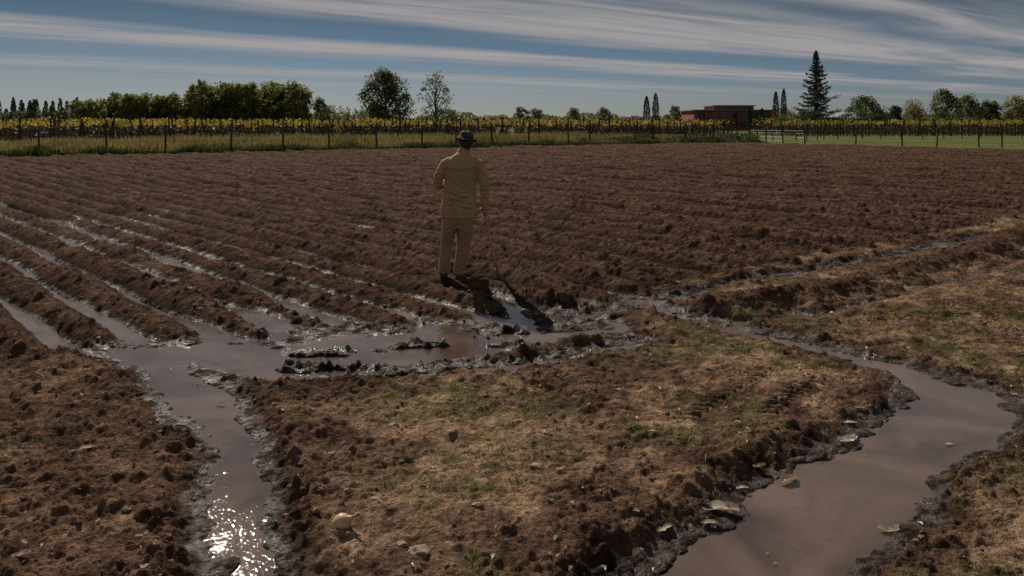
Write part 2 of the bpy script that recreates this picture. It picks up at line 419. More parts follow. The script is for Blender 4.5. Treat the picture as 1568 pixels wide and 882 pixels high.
skinm = leafmat('dry_leaf', (.36, .28, .19), (.74, .65, .52), 5, .25)
mb = MB()
def leaf(mb, x, y, z, L, W, ang, curl, mat=0):
    n = 6; V = []; p1 = R.rand()*6
    for i in range(n+1):
        for j in range(5):
            u = i/n; v = (j-2)/2
            w = W*math.sin(math.pi*min(.97, u*.9+.06))**.7*.5*(1+.30*math.sin(i*2.3+p1+j))
            lx = (u-.5)*L; ly = v*w
            lz = curl*(v*v*W*.35+math.sin(u*5+p1)*L*.06)+.004
            V.append((x+lx*math.cos(ang)-ly*math.sin(ang), y+lx*math.sin(ang)+ly*math.cos(ang), z+lz))
    mb.add(V, [(i*5+j, (i+1)*5+j, (i+1)*5+j+1, i*5+j+1) for i in range(n) for j in range(4)], mat)
big = [(-2.35,4.15,.10),(.05,4.47,.06),(1.93,4.32,.16),(.98,3.55,.18),(1.70,3.39,.09),(1.42,3.86,.12),(.12,3.88,.07),(1.57,5.15,.06),(-.17,3.49,.07),(2.5,4.3,.06),(-2.0,3.06,.07),(.68,3.35,.09),(.25,3.85,.05),(1.15,3.75,.06),(1.3,3.95,.07),(.9,3.42,.08),(2.05,4.55,.08),(2.2,4.75,.07),(-.5,4.8,.06),(.8,4.3,.05),(-1.9,4.9,.06)]
sm_ = [(R.uniform(-3.5, 4.5), 2.9+R.rand()**1.3*4.5, .010+.030*R.rand()**2) for i in range(520)]
q, qs = gz(big+sm_)
for i, (a, b_, L) in enumerate(big+sm_):
    if i >= len(big) and qs[i] < -.02 and R.rand() < .8: continue
    k = i < len(big)
    leaf(mb, a, b_, max(q[i], 0)+(.004 if k else .002), L, L*(.42 if k else .5), (R.rand()*.8-.2) if k else R.rand()*6, (.5 if k else 1)+R.rand()*.6)
mb.obj('dry_leaves', [skinm], smooth=True)

onm = simple('onion_skin', (.32, .16, .065), (.66, .50, .30), 16, .5, 0)
mb = MB()
q = gz([(-.74, 3.27)])[0][0]
c = Vector((-.74, 3.27, q+.022)); ax = Vector((.75, -.1, .45)).normalized()
prof = [(-.046,.004),(-.042,.018),(-.03,.031),(-.01,.040),(.01,.039),(.026,.030),(.038,.018),(.048,.009),(.065,.006),(.090,.009)]
mb.tube([c+ax*p for p, r in prof], [r for p, r in prof], 0, 16)
for i in range(9): mb.tube([c-ax*.046, c-ax*.056+Vector((R.normal()*.008, R.normal()*.008, -.004)), c-ax*.068+Vector((R.normal()*.016, R.normal()*.016, -.008))], [.0012,.001,.0006], 0, 4)
mb.obj('onion', [onm], smooth=True)

twm = simple('twig_straw', (.20, .14, .08), (.34, .25, .15), 20, .8)
mb = MB()
tw = [(-2.75,4.6,.32,.9),(-2.55,4.9,.2,.3),(-2.6,3.3,.2,2.3)]+[(R.uniform(-3,3.5), 3+R.rand()*3.2, .04+.07*R.rand(), R.rand()*6.28) for i in range(110)]
q, qs = gz(tw)
for i, (a, b_, L, an) in enumerate(tw):
    if qs[i] < .15: continue
    k = q[i]+.012
    mb.tube([(a, b_, k), (a+math.cos(an)*L*.5, b_+math.sin(an)*L*.5, k+.02*min(1,L/.1)), (a+math.cos(an+.4)*L, b_+math.sin(an+.4)*L, k+.004)], [.0018, .002, .0012], 0, 6)
mb.obj('twigs', [twm])

# ---------------------------------------------------------------- tall grass verge
tallm = leafmat('tall_grass', (.075, .072, .022), (.27, .215, .085), .35, .4)
lowm = leafmat('verge_weeds', (.030, .045, .014), (.075, .095, .03), .5, .3)
mb = MB()
n = 120000
gx = R.uniform(-62, 19.5, n); off = .3+R.rand(n)**1.4*18
gy = np.interp(gx, FARX, FARY)+off
hh = (.35+.55*R.rand(n))*(.7+.7*vnoise(gx*.5, gy*.5, 9))*np.interp(off, [0, 2, 18], [.6, 1, .9])*np.interp(gx, [5, 19], [1, .6])
blades(mb, gx, gy, np.full(n, .04), hh, .06, 0, .4)
n = 45000
gx = R.uniform(-62, 19.5, n); gy = np.interp(gx, FARX, FARY)+R.rand(n)*1.6-.3
blades(mb, gx, gy, np.full(n, .04), .15+.3*R.rand(n)*vnoise(gx*.8, gy*.8, 3)*2, .08, 1, .8)
n = 9000
gx = R.uniform(2, 19.5, n); gy = np.interp(gx, FARX, FARY)+.6+R.rand(n)*2
hb = (.4+.5*vnoise(gx*.6, gx*0, 3))*np.interp(gx, [2, 8], [.3, 1])
mb.leaves(np.stack([gx, gy, .05+hb*R.rand(n)*1.2], 1), .16, 1)
mb.obj('tall_grass', [tallm, lowm])

# ---------------------------------------------------------------- fences
woodm = simple('weathered_post', (.022, .016, .012), (.065, .050, .036), 6, .9, .004, 30)
wirem = simple('fence_wire', (.10, .10, .10), (.2, .2, .2), 6, .5)
def fence(name, pts, step, h, rad, wires):
    mb = MB(); pos = []
    for (x0, y0), (x1, y1) in zip(pts[:-1], pts[1:]):
        L = math.hypot(x1-x0, y1-y0); k = max(1, int(L/step))
        for i in range(k): pos.append((x0+(x1-x0)*i/k, y0+(y1-y0)*i/k))
    pos.append(pts[-1]); tops = []
    for (x, y) in pos:
        hh = h*(.85+.28*R.rand()); lx = R.normal()*.08; ly = R.normal()*.05
        x += R.normal()*.3
        mb.tube([(x, y, -.1), (x+lx*.5, y+ly*.5, hh*.5), (x+lx, y+ly, hh)], [rad*1.1, rad, rad*.85], 0, 6)
        tops.append((x, y, lx, ly))
    for w in wires:
        for a, b in zip(tops[:-1], tops[1:]):
            t = w/h
            mb.tube([(a[0]+a[2]*t, a[1]+a[3]*t-.05, w), ((a[0]+b[0])/2, (a[1]+b[1])/2-.05, w-.02), (b[0]+b[2]*t, b[1]+b[3]*t-.05, w)], [.007]*3, 1, 4)
    return mb.obj(name, [woodm, wirem])
fence('wire_fence', [(-60, 18.5), (-26, 36.5), (-3.6, 49.5), (18.3, 60.6)], 2.7, 1.75, .055, (.45, .8, 1.15, 1.45))
fence('wire_fence', [(19.5, 62.5), (22, 56), (27.7, 53), (48, 51), (70, 47)], 2.2, 1.35, .05, (.4, .7, 1.0, 1.2))
fence('wire_fence', [(18.5, 64), (34, 78), (60, 82), (100, 84)], 2.2, 1.5, .05, (.6, 1.0, 1.3))

# ---------------------------------------------------------------- vineyard
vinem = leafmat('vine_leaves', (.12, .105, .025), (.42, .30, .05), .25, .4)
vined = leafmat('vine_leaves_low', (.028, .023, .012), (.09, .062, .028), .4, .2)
def vineyard(name, x0, x1, yf, ylen, dx, seed, hl=1.0):
    mb = MB(); rr = np.random.RandomState(seed)
    x = x0
    while x < x1:
        ys_ = yf(x)
        ln = ylen
        y = ys_
        while y < ys_+ln:
            h = 1.85+.5*rr.rand()
            mb.tube([(x+rr.normal()*.1, y, 0), (x+rr.normal()*.12, y, h)], [.075, .065], 0, 4, False)
            for q in range(3):
                yy = y+.6+.9*q; xx = x+rr.normal()*.1
                mb.tube([(xx, yy, 0), (xx+rr.normal()*.08, yy, .8), (xx+rr.normal()*.25, yy+rr.normal()*.3, 1.6)], [.05, .04, .02], 0, 4, False)
            y += 3.2+rr.rand()
        n = int(ln*13)
        ly = ys_+rr.rand(n)*ln; cx_ = np.full(n, x)
        dens = vnoise(ly*.45, cx_*3.1, seed)
        k = rr.rand(n) < dens*1.1
        ly = ly[k]; m_ = len(ly)
        top = 1.55+.75*vnoise(ly*.7, np.full(m_, x*5.), seed+3)
        lz = top-np.abs(rr.normal(size=m_))*.20
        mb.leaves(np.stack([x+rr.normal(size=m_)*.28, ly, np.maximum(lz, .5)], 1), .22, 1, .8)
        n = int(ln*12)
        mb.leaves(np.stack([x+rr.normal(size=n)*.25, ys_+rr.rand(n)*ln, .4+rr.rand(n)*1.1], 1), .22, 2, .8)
        x += dx*(.9+.2*rr.rand())
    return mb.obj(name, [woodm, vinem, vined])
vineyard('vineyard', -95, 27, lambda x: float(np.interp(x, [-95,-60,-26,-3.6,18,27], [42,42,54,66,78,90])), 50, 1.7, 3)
vineyard('vineyard', 36, 115, lambda x: 92+.02*x, 22, 2.1, 9)

# ---------------------------------------------------------------- trees
barkm = simple('bark', (.035, .026, .02), (.09, .07, .05), 4, .9)
L_dark = leafmat('foliage_dark', (.030, .042, .014), (.12, .135, .045), .5, .4)
L_grn = leafmat('foliage_green', (.050, .070, .020), (.18, .20, .060), .4, .4)
L_pop = leafmat('foliage_poplar', (.060, .078, .022), (.27, .265, .070), .16, .45)
L_yel = leafmat('foliage_autumn', (.12, .11, .03), (.30, .25, .08), .3, .4)
L_con = leafmat('needles', (.025, .042, .026), (.085, .11, .060), .8, .2)
L_far = leafmat('foliage_far_hazed', (.12, .14, .085), (.28, .27, .14), .08, .35)  # paler greens, distance haze put into the leaf colour
def tree(name, x, y, h, w, leafm, n=5000, ls=.28, base=.25, sparse=1., seed=1, mb=None, clumps=34):
    rr = np.random.RandomState(seed); own = mb is None
    if own: mb = MB()
    th = h*.8
    pts = [(x, y, -.1), (x+rr.normal()*.04*h*.3, y, th*.35), (x+rr.normal()*.06*h*.3, y, th*.7), (x+rr.normal()*.08*h*.3, y, th)]
    mb.tube(pts, [h*.022, h*.017, h*.01, h*.004], 0, 8)
    C = []
    for i in range(clumps):
        t = (i+.5)/clumps
        zc = h*(base+(.95-base)*t)
        prof = math.sin(math.pi*min(1, (t*.80+.17)))**.7
        rad = w*.5*prof*(.35+.65*rr.rand()**.6)*(.85+.3*rr.rand())
        an = i*2.4+rr.normal()*.4
        cx_, cy_ = x+math.cos(an)*rad*.85, y+math.sin(an)*rad*.85
        z0 = max(h*.18, zc-rad*.9-.2*h*.3)
        mid = ((x*.5+cx_*.5), (y*.5+cy_*.5), (z0+zc)/2+.05*h*.3)
        mb.tube([(x, y, z0), mid, (cx_, cy_, zc)], [h*.008, h*.005, h*.0015], 0, 4, False)
        C.append((cx_, cy_, zc, w*.13*(.6+.9*rr.rand())))
    C = np.array(C); k = rr.randint(0, len(C), n)
    off = rr.normal(size=(n, 3)); off /= np.linalg.norm(off, axis=1)[:, None]
    off *= (rr.rand(n)**.5)[:, None]*C[k, 3][:, None]*1.25*np.array([1, 1, .85])
    p = C[k, :3]+off
    mb.leaves(p, ls, 1, .6)
    if own: return mb.obj(name, [barkm, leafm])
def conifer(mb, x, y, h, w, n, ls, seed, droop=.25, base=.06):
    rr = np.random.RandomState(seed)
    mb.tube([(x, y, -.1), (x, y, h*.5), (x, y, h)], [h*.017, h*.009, .02], 0, 7)
    nb = max(14, int(n/85)); per = n//nb
    for i in range(nb):
        t = (i/nb)**.85; zc = h*(base+(1-base)*t)
        L = w*.5*(1-t)**.95*(.40+.70*rr.rand())+.15
        an = i*2.399+rr.normal()*.3
        ex, ey = math.cos(an), math.sin(an)
        tip = (x+ex*L, y+ey*L, zc-droop*L*.3+.12*L)
        md = (x+ex*L*.55, y+ey*L*.55, zc-droop*L*.5)
        mb.tube([(x, y, zc), md, tip], [.03+.01*L*.5, .02, .008], 0, 4, False)
        m_ = int(per*(.35+1.2*(1-t)))+6; u = rr.rand(m_)**.8
        px = x+ex*L*u+rr.normal(size=m_)*L*.08; py = y+ey*L*u+rr.normal(size=m_)*L*.08
        pz = zc-droop*L*.5*np.sin(u*2.2)+.16*L*u**3-np.abs(rr.normal(size=m_))*.07*(.4+L*.3)
        mb.leaves(np.stack([px, py, pz], 1), ls, 1, .35)

tree('broadleaf_tree', -15.2, 90, 8.1, 6.0, L_dark, 9000, .26, .14, seed=4, clumps=60)
tree('young_tree', -7.6, 75, 6.8, 3.8, L_grn, 1500, .20, .20, seed=12, clumps=30)
tree('broadleaf_tree', -38.3, 150, 6.8, 4.0, L_grn, 2500, .35, .1, seed=6)
mb = MB()
for i in range(5): tree('', -36+i*1.4, 152, 4.8+R.rand(), 2., L_far, 260, .25, .15, seed=20+i, mb=mb, clumps=16)
mb.obj('bare_shrubs', [barkm, L_far])
mb = MB(); conifer(mb, 48.6, 120, 13.3, 10.6, 10500, .38, 5, .5); mb.obj('cedar_tree', [barkm, L_con])
def cypress(x, y, h, w, seed):
    rr = np.random.RandomState(seed); mb = MB(); n = 1400
    mb.tube([(x, y, -.1), (x, y, h*.5), (x, y, h*.95)], [.12, .08, .02], 0, 6)
    t = rr.rand(n); r = w*.5*np.sin(np.pi*np.clip(t*.9+.1, 0, 1))**.5*(.7+.4*rr.rand(n)); an = rr.rand(n)*6.283
    mb.leaves(np.stack([x+np.cos(an)*r, y+np.sin(an)*r, .3+t*(h-.3)], 1), .34, 1, .4, 1.5)
    mb.obj('cypress_tree', [barkm, L_con])
for i, (x, y, h, w) in enumerate([(26.9,150,7.0,1.3),(28.7,150,7.6,1.3),(53.4,152,8.0,1.2),(55.0,152,8.6,1.1),(50.6,152,4.6,1.2),(49.0,155,5.,1.0)]): cypress(x, y, h, w, 40+i)
mb = MB(); rr = np.random.RandomState(2)
for i in range(84):
    x = -114+59*(i+rr.rand())/84; y = 196+14*rr.rand()
    h = (9.6 if x < -86 else 12.8)*(.84+.18*rr.rand())
    if x < -108: h *= .85
    tree('', x, y, h, 5.4+2*rr.rand(), L_pop, 1000, .66, .02, seed=100+i, mb=mb, clumps=26)
mb.obj('poplar_grove', [barkm, L_pop])
mb = MB(); rr = np.random.RandomState(31)
for i in range(70):
    x = -215+i*1.42+rr.normal()*.4; y = 258+rr.normal()*2; h = 6.0+4.2*rr.rand(); n = 420
    mb.tube([(x, y, 0), (x, y, h*.5), (x, y, h)], [.2, .12, .03], 0, 6)
    t = rr.rand(n)**1.2; r = 1.25*(1-t)**.6*(.6+.5*rr.rand(n))+.1; an = rr.rand(n)*6.283
    mb.leaves(np.stack([x+np.cos(an)*r, y+np.sin(an)*r, .2+t*h], 1), .75, 1, .5, 1.2)
mb.obj('conifer_row', [barkm, L_con])
mb = MB(); rr = np.random.RandomState(8)
n = 42000
x = rr.uniform(-260, 260, n)
top = 2.6+2.8*vnoise(x*.09, x*0, 4)+1.6*vnoise(x*.35, x*0, 6)
mb.leaves(np.stack([x, 252+rr.rand(n)*8, rr.rand(n)*top], 1), .9, 1, .8)
for i in range(16):
    x0 = [-120,8,20,30,53,-60,74,95,120,140,-20,3,130,150,165,180][i]
    tree('', x0, 245, 5.5+1.6*rr.rand(), 6, L_far, 900, .8, .05, seed=300+i, mb=mb, clumps=18)
mb.obj('distant_trees', [barkm, L_far])
for i, (x, y, h, w, mt, nn) in enumerate([(65.9,140,6.5,7.6,L_dark,4000),(71.5,140,5.0,3.2,L_dark,1800),(85.7,160,6.2,6.5,L_yel,2500),(75,130,7.6,5.8,L_grn,3500),(79.5,131,6.6,5.6,L_grn,3000),(84,132,5.6,4.6,L_dark,2500),(87.5,130,6.2,5.2,L_yel,2500),(93,132,6.6,6,L_grn,2500)]):
    tree('broadleaf_tree', x, y, h, w, mt, nn, .36, .08, seed=500+i)
mb = MB(); n = 9000
x = R.uniform(40, 120, n)
mb.leaves(np.stack([x, 118+R.rand(n)*3, R.rand(n)*(1.2+1.6*vnoise(x*.3, x*0, 3))], 1), .35, 0, .8)
mb.obj('hedge', [L_grn])

# ---------------------------------------------------------------- buildings
brick = simple('red_brick', (.18, .050, .038), (.27, .085, .065), 1.5, .85)
conc = simple('concrete_trim', (.18, .13, .115), (.27, .21, .18), 2, .8)
glass = simple('dark_glass', (.015, .015, .018), (.03, .03, .035), 1, .15, 0, 1, .6)
roofm = simple('pale_roof', (.35, .36, .38), (.5, .5, .5), 1, .5)
E = bpy.data.objects.new('brick_winery_building', None); scn.collection.objects.link(E)
mb = MB(); mb.box(38.8, 160, 0, 55.6, 172, 4.3); mb.box(43.5, 161.5, 4.3, 52.0, 170, 5.3); mb.obj('walls', [brick], parent=E)
mb = MB(); mb.box(38.4, 159.6, 4.3, 56, 172.4, 4.52); mb.box(43.2, 161.2, 5.3, 52.4, 170.3, 5.5); mb.box(38.7, 159.9, 2.2, 55.7, 159.99, 2.36); mb.obj('roof_slabs', [conc], parent=E)
mb = MB()
for i in range(7):
    xx = 39.6+i*2.3
    mb.box(xx, 159.93, 2.7, xx+1.5, 159.985, 3.9); mb.box(xx, 159.93, .6, xx+1.5, 159.985, 1.9)
for i in range(4): mb.box(44.2+i*2, 161.43, 4.55, 45.5+i*2, 161.49, 5.1)
mb.obj('windows', [glass], parent=E)
mb = MB(); mb.box(41, 159.5, 0, 41.3, 159.9, 4.29); mb.box(48, 159.5, 0, 48.3, 159.9, 4.29); mb.box(54.6, 159.5, 0, 54.9, 159.9, 4.29); mb.obj('pilasters', [brick], parent=E)
E2 = bpy.data.objects.new('farm_house', None); scn.collection.objects.link(E2)
mb = MB(); mb.box(62.5, 148, 0, 69, 154, 2.6); mb.obj('walls', [conc], parent=E2)
mb = MB()
mb.add([(62,147.5,2.6),(69.5,147.5,2.6),(69.5,154.5,2.6),(62,154.5,2.6),(62,151,3.8),(69.5,151,3.8)], [(0,1,5,4),(3,4,5,2),(0,4,3,3),(1,2,5,5)]); mb.obj('roof', [roofm], parent=E2)
mb = MB(); mb.box(63.5,147.93,1.0,64.6,147.99,2.1); mb.box(66.5,147.93,0,67.4,147.99,2.1); mb.obj('openings', [glass], parent=E2)

# ---------------------------------------------------------------- farmer (back to the camera, right hand on a shovel)
FX, FY, FZ = -.654, 8.65, .05
man = bpy.data.objects.new('farmer', None); scn.collection.objects.link(man); man.location = (FX, FY, FZ)
jack = simple('khaki_jacket', (.34, .225, .105), (.44, .30, .145), 3, .9)
trou = simple('brown_trousers', (.29, .175, .110), (.38, .235, .150), 3, .9)
seamm = simple('seam', (.24, .16, .08), (.30, .20, .10), 20, .9)
skin = simple('skin', (.26, .13, .08), (.33, .18, .11), 20, .55)
hair = simple('grey_dark_hair', (.02, .017, .015), (.06, .05, .045), 60, .8)
felt = simple('felt_hat', (.055, .040, .030), (.085, .062, .046), 12, .85)
band = simple('hat_band', (.012, .009, .008), (.02, .015, .012), 12, .7)
boot = simple('rubber_boot', (.05, .035, .025), (.11, .08, .055), 12, .6)
wood2 = simple('shovel_wood', (.34, .16, .09), (.48, .26, .15), 12, .6)
steel = simple('shovel_steel', (.06, .045, .035), (.12, .09, .07), 12, .6)
def bake(ob, vox, it, folds):
    m = ob.modifiers.new('r', 'REMESH'); m.mode = 'VOXEL'; m.voxel_size = vox; m.use_smooth_shade = True
    s_ = ob.modifiers.new('s', 'SMOOTH'); s_.iterations = it; s_.factor = .5
    dg = bpy.context.evaluated_depsgraph_get(); ev = ob.evaluated_get(dg)
    me = bpy.data.meshes.new_from_object(ev); ob.modifiers.clear()
    mats = list(ob.data.materials); ob.data = me
    me.materials.clear()
    for mt in mats: me.materials.append(mt)
    n = len(me.vertices); co = np.empty(n*3); me.vertices.foreach_get('co', co); co = co.reshape(-1, 3)
    no = np.empty(n*3); me.vertices.foreach_get('normal', no); no = no.reshape(-1, 3)
    d = np.zeros(n)
    for (p0, p1, w, h) in folds:
        p0 = np.array(p0, float); p1 = np.array(p1, float); e = p1-p0; L = (e*e).sum()
        t = ((co-p0)@e)/L; tc = np.clip(t, 0, 1)
        q = p0+tc[:, None]*e+np.array([0, 0, 1])*(.012*np.sin(tc*5+p0[0]*30))[:, None]
        dd = np.linalg.norm(co-q, axis=1); fade = np.sin(np.pi*np.clip(tc*.9+.05, 0, 1))**.6
        d += 1.75*fade*h*(np.exp(-(dd/w)**2)-.7*np.exp(-((dd-1.7*w)/w)**2))
    co = co+no*d[:, None]
    me.vertices.foreach_set('co', co.ravel()); me.update()
    me.polygons.foreach_set('use_smooth', np.full(len(me.polygons), True))
def cloth(ob, vox, disp=0, size=.1, sm=2): bake(ob, vox, sm, [])
B = -.13
mb = MB()
mb.tube([(.035,.0,.70),(.036,.0,.735),(.038,.0,.79),(.045,.0,.84),(.055,-.0,.95),(.062,-.005,1.08),(.070,-.012,1.20),(.076,-.012,1.29),(.078,-.004,1.350),(.080,.008,1.395),(.084,.022,1.435)],
        [(.203,.132),(.205,.134),(.209,.140),(.205,.138),(.190,.124),(.184,.122),(.192,.128),(.196,.122),(.180,.104),(.125,.084),(.066,.064)], 0, 28)
mb.tube([(.0,.0,1.345),(-.06,-.0,1.345),(-.108,-.005,1.315),(-.155,-.012,1.235),(-.192,-.012,1.16),(-.208,.0,1.09),(-.18,.07,1.07),(-.12,.17,1.09),(-.07,.235,1.115)],
        [.040,.060,.069,.064,.060,.058,.056,.050,.047], 0, 16)
mb.tube([(.155,0,1.345),(.215,-.0,1.345),(.262,-.005,1.315),(.300,-.02,1.235),(.328,-.03,1.14),(.342,-.03,1.05),(.340,-.012,.96),(.328,.02,.87),(.320,.035,.825)],
        [.040,.060,.069,.064,.060,.057,.052,.047,.045], 0, 16)
mb.tube([(.085,.02,1.41),(.090,.028,1.455),(.097,.036,1.480)], [(.078,.074),(.070,.068),(.064,.062)], 0, 18)
jo = mb.obj('jacket', [jack], True, man)
bake(jo, .007, 4, [((.20,B,1.27),(.10,B-.01,1.05),.016,.012),((-.05,B,1.28),(.03,B,1.10),.016,.011),((.02,B,.93),(.22,B+.03,.99),.014,.010),
    ((-.12,B+.03,.98),(.10,B,.90),.015,.011),((-.10,B+.03,.86),(.05,B-.01,.92),.013,.009),((.22,B+.04,.80),(.06,B-.01,.87),.014,.010),((-.02,B-.01,.72),(.0,B-.01,.86),.013,.008),
    ((.12,B-.01,.71),(.10,B-.01,.84),.013,.008),((.06,B-.01,1.38),(.065,B-.01,1.0),.012,.006),((.17,B+.01,1.12),(.05,B-.01,1.02),.014,.010),((-.10,B+.02,1.16),(.0,B,1.04),.014,.010),
    ((.29,-.08,1.06),(.385,-.06,1.03),.012,.010),((.29,-.07,1.00),(.38,-.05,.985),.011,.009),((.28,-.06,1.22),(.36,-.06,1.16),.013,.009),((.28,-.04,.90),(.37,-.03,.93),.011,.009),
    ((-.26,-.04,1.12),(-.15,-.06,1.10),.012,.010),((-.24,-.05,1.20),(-.12,-.07,1.22),.013,.009),((.21,-.10,1.30),(.30,-.06,1.27),.013,.009),((-.04,-.10,1.30),(-.14,-.06,1.27),.013,.009)])
mb = MB()
mb.tube([(.035,0,.80),(.034,0,.72),(.030,0,.64),(.022,0,.575)], [(.17,.115),(.176,.120),(.170,.115),(.138,.10)], 0, 20)
mb.tube([(-.055,0,.68),(-.075,.0,.56),(-.088,.012,.46),(-.100,.018,.38),(-.112,.010,.26),(-.124,.0,.15),(-.130,-.005,.065)], [(.092,.105),(.084,.10),(.075,.088),(.070,.080),(.067,.078),(.065,.076),(.068,.076)], 0, 18)
mb.tube([(.115,0,.68),(.112,.0,.56),(.104,.01,.46),(.095,.014,.38),(.074,.004,.26),(.056,-.008,.15),(.047,-.012,.055)], [(.102,.108),(.095,.102),(.085,.09),(.078,.085),(.072,.082),(.068,.080),(.072,.080)], 0, 18)
to = mb.obj('trousers', [trou], True, man)
C = -.10
bake(to, .007, 3, [((.03,C-.02,.70),(.02,C,.58),.012,-.012),((.02,C,.60),(.17,C,.55),.014,.010),((.02,C,.58),(-.12,C,.54),.014,.010),((-.14,C+.02,.42),(-.04,C+.02,.39),.012,.010),((-.15,C+.02,.36),(-.06,C+.02,.33),.012,.009),
    ((.04,C+.02,.41),(.16,C+.02,.38),.012,.010),((.03,C+.02,.33),(.13,C+.02,.36),.012,.009),((-.17,C+.03,.17),(-.08,C+.02,.14),.011,.010),((-.18,C+.03,.10),(-.08,C+.02,.12),.010,.010),((.0,C+.02,.16),(.11,C+.02,.13),.011,.010),((.0,C+.02,.10),(.10,C+.02,.09),.010,.009),
    ((-.08,C,.60),(-.10,C+.01,.40),.013,.006),((.12,C,.60),(.10,C,.42),.013,.006),((.07,C+.02,.30),(.05,C+.02,.18),.012,.007),((-.11,C+.02,.30),(-.13,C+.02,.18),.012,.007)])
mb = MB()
mb.tube([(-.10,-.100,1.270),(-.03,-.132,1.262),(.075,-.1415,1.258),(.18,-.132,1.262),(.255,-.100,1.270)], [.003]*5, 0, 6)
mb.obj('yoke_seam', [seamm], True, man)
for nm, bx, by, tx in (('boot_left', -.133, -.005, -.165), ('boot_right', .047, -.012, .075)):
    mb = MB()
    mb.tube([(bx, by, .14), (bx, by, .06), (bx, by-.005, .0)], [.052, .05, .047], 0, 12)
    mb.tube([(bx, by-.06, .03), (bx, by-.02, .04), (bx+(tx-bx)*.4, by+.08, .035), (bx+(tx-bx)*.8, by+.17, .022), (tx, by+.21, .015)], [(.036,.034),(.046,.045),(.048,.04),(.044,.03),(.025,.018)], 0, 12)
    bo = mb.obj(nm, [boot], True, man); cloth(bo, .007)
HC = Vector((.122, .055, 1.562))
mb = MB()
mb.tube([(.085,.02,1.40),(.094,.03,1.46),(.108,.042,1.53)], [.058,.054,.055], 0, 14)
mb.blob(HC, (.076, .094, .092), 0, 8, 0)
mb.tube([HC+Vector((0,.03,-.02)), HC+Vector((0,.045,-.07)), HC+Vector((0,.055,-.105))], [(.064,.062),(.052,.05),(.030,.028)], 0, 12)
mb.tube([HC+Vector((0,.085,.025)), HC+Vector((0,.112,-.015)), HC+Vector((0,.098,-.03))], [.010,.016,.012], 0, 8)
for sx in (-1, 1):
    mb.blob(HC+Vector((sx*.078,-.005,-.014)), (.012,.020,.032), 0, 5, 0)
    mb.blob(HC+Vector((sx*.028,.086,.012)), (.014,.010,.009), 0, 4, 0)
mb.blob(HC+Vector((0,.094,-.052)), (.024,.010,.010), 0, 4, 0)
ho = mb.obj('head', [skin], True, man); cloth(ho, .005)
mb = MB()
mb.blob(HC+Vector((0,-.014,.006)), (.079,.090,.082), 0, 8, .01)
mb.tube([HC+Vector((0,-.045,-.01)), HC+Vector((-.003,-.040,-.05)), HC+Vector((-.008,-.034,-.07))], [(.064,.05),(.056,.038),(.044,.024)], 0, 12)
hr = mb.obj('hair', [hair], True, man); cloth(hr, .006)
hat = MB(); prof = [(.0,.100),(.03,.104),(.056,.103),(.072,.095),(.082,.076),(.087,.05),(.090,.02),(.092,.004),(.100,-.003),(.118,-.008),(.130,-.009),(.138,-.006),(.140,-.003),(.136,-.001),(.122,-.003),(.103,.003)]
V = []; n = 40
tilt = Vector((.10, .20, 1)).normalized(); tq = Vector((0, 0, 1)).rotation_difference(tilt)
HO = HC+Vector((.0, -.004, .030))
for r, h in prof:
    for k in range(n):
        a = 2*math.pi*k/n; hh = h
        if r > .095: hh += .018*math.cos(2*a)*(r-.095)/.05+.004*math.sin(3*a+1)*(r-.095)/.05
        if h > .09: hh -= .016*max(0, 1-abs(math.cos(a)*r)/.035)
        V.append(tuple(tq @ Vector((max(r, .001)*math.cos(a)*.95, max(r, .001)*math.sin(a)*1.08, hh))+HO))
hat.add(V, [(i*n+k, i*n+(k+1) % n, (i+1)*n+(k+1) % n, (i+1)*n+k) for i in range(len(prof)-1) for k in range(n)], 0)
V = []
for r, h in ((.0925,.008),(.0940,.010),(.0920,.030),(.0890,.031)):
    for k in range(n):
        a = 2*math.pi*k/n
        V.append(tuple(tq @ Vector((r*math.cos(a)*.955, r*math.sin(a)*1.085, h))+HO))
hat.add(V, [(i*n+k, i*n+(k+1) % n, (i+1)*n+(k+1) % n, (i+1)*n+k) for i in range(3) for k in range(n)], 1)
hat.obj('hat', [felt, band], True, man)
tip = Vector((.530, -.24, -.06)); grip = Vector((.335, .035, .755)); ax = (grip-tip).normalized()
top = grip+ax*.16
mb = MB()
mb.tube([tip+ax*.10, tip+ax*.5, grip, top], [.0175, .017, .016, .016], 0, 10)
mb.tube([top-ax*.002, top+ax*.012], [.017, .012], 0, 10)
sx = Vector((1, .3, 0)); sx = (sx-ax*sx.dot(ax)).normalized(); nn_ = ax.cross(sx)
V = []; W = [(.14,.018),(.125,.06),(.11,.088),(.05,.09),(.0,.075),(-.05,.045),(-.08,.006)]
for e_ in (0, .004):
    for (t, w) in W:
        for j in range(7):
            u = (j-3)/3
            V.append(tuple(tip+ax*t+sx*(u*w)+nn_*(.03*u*u*min(1, w/.1)+e_)))
Fq = []
for b0, fl in ((0, 0), (49, 1)):
    for i in range(6):
        for j in range(6):
            q_ = (b0+i*7+j, b0+i*7+j+1, b0+(i+1)*7+j+1, b0+(i+1)*7+j)
            Fq.append(q_ if fl else q_[::-1])
mb.add(V, Fq, 1)
mb.tube([tip+ax*.08, tip+ax*.24], [.022, .019], 1, 10)
mb.obj('shovel', [wood2, steel], True, man)
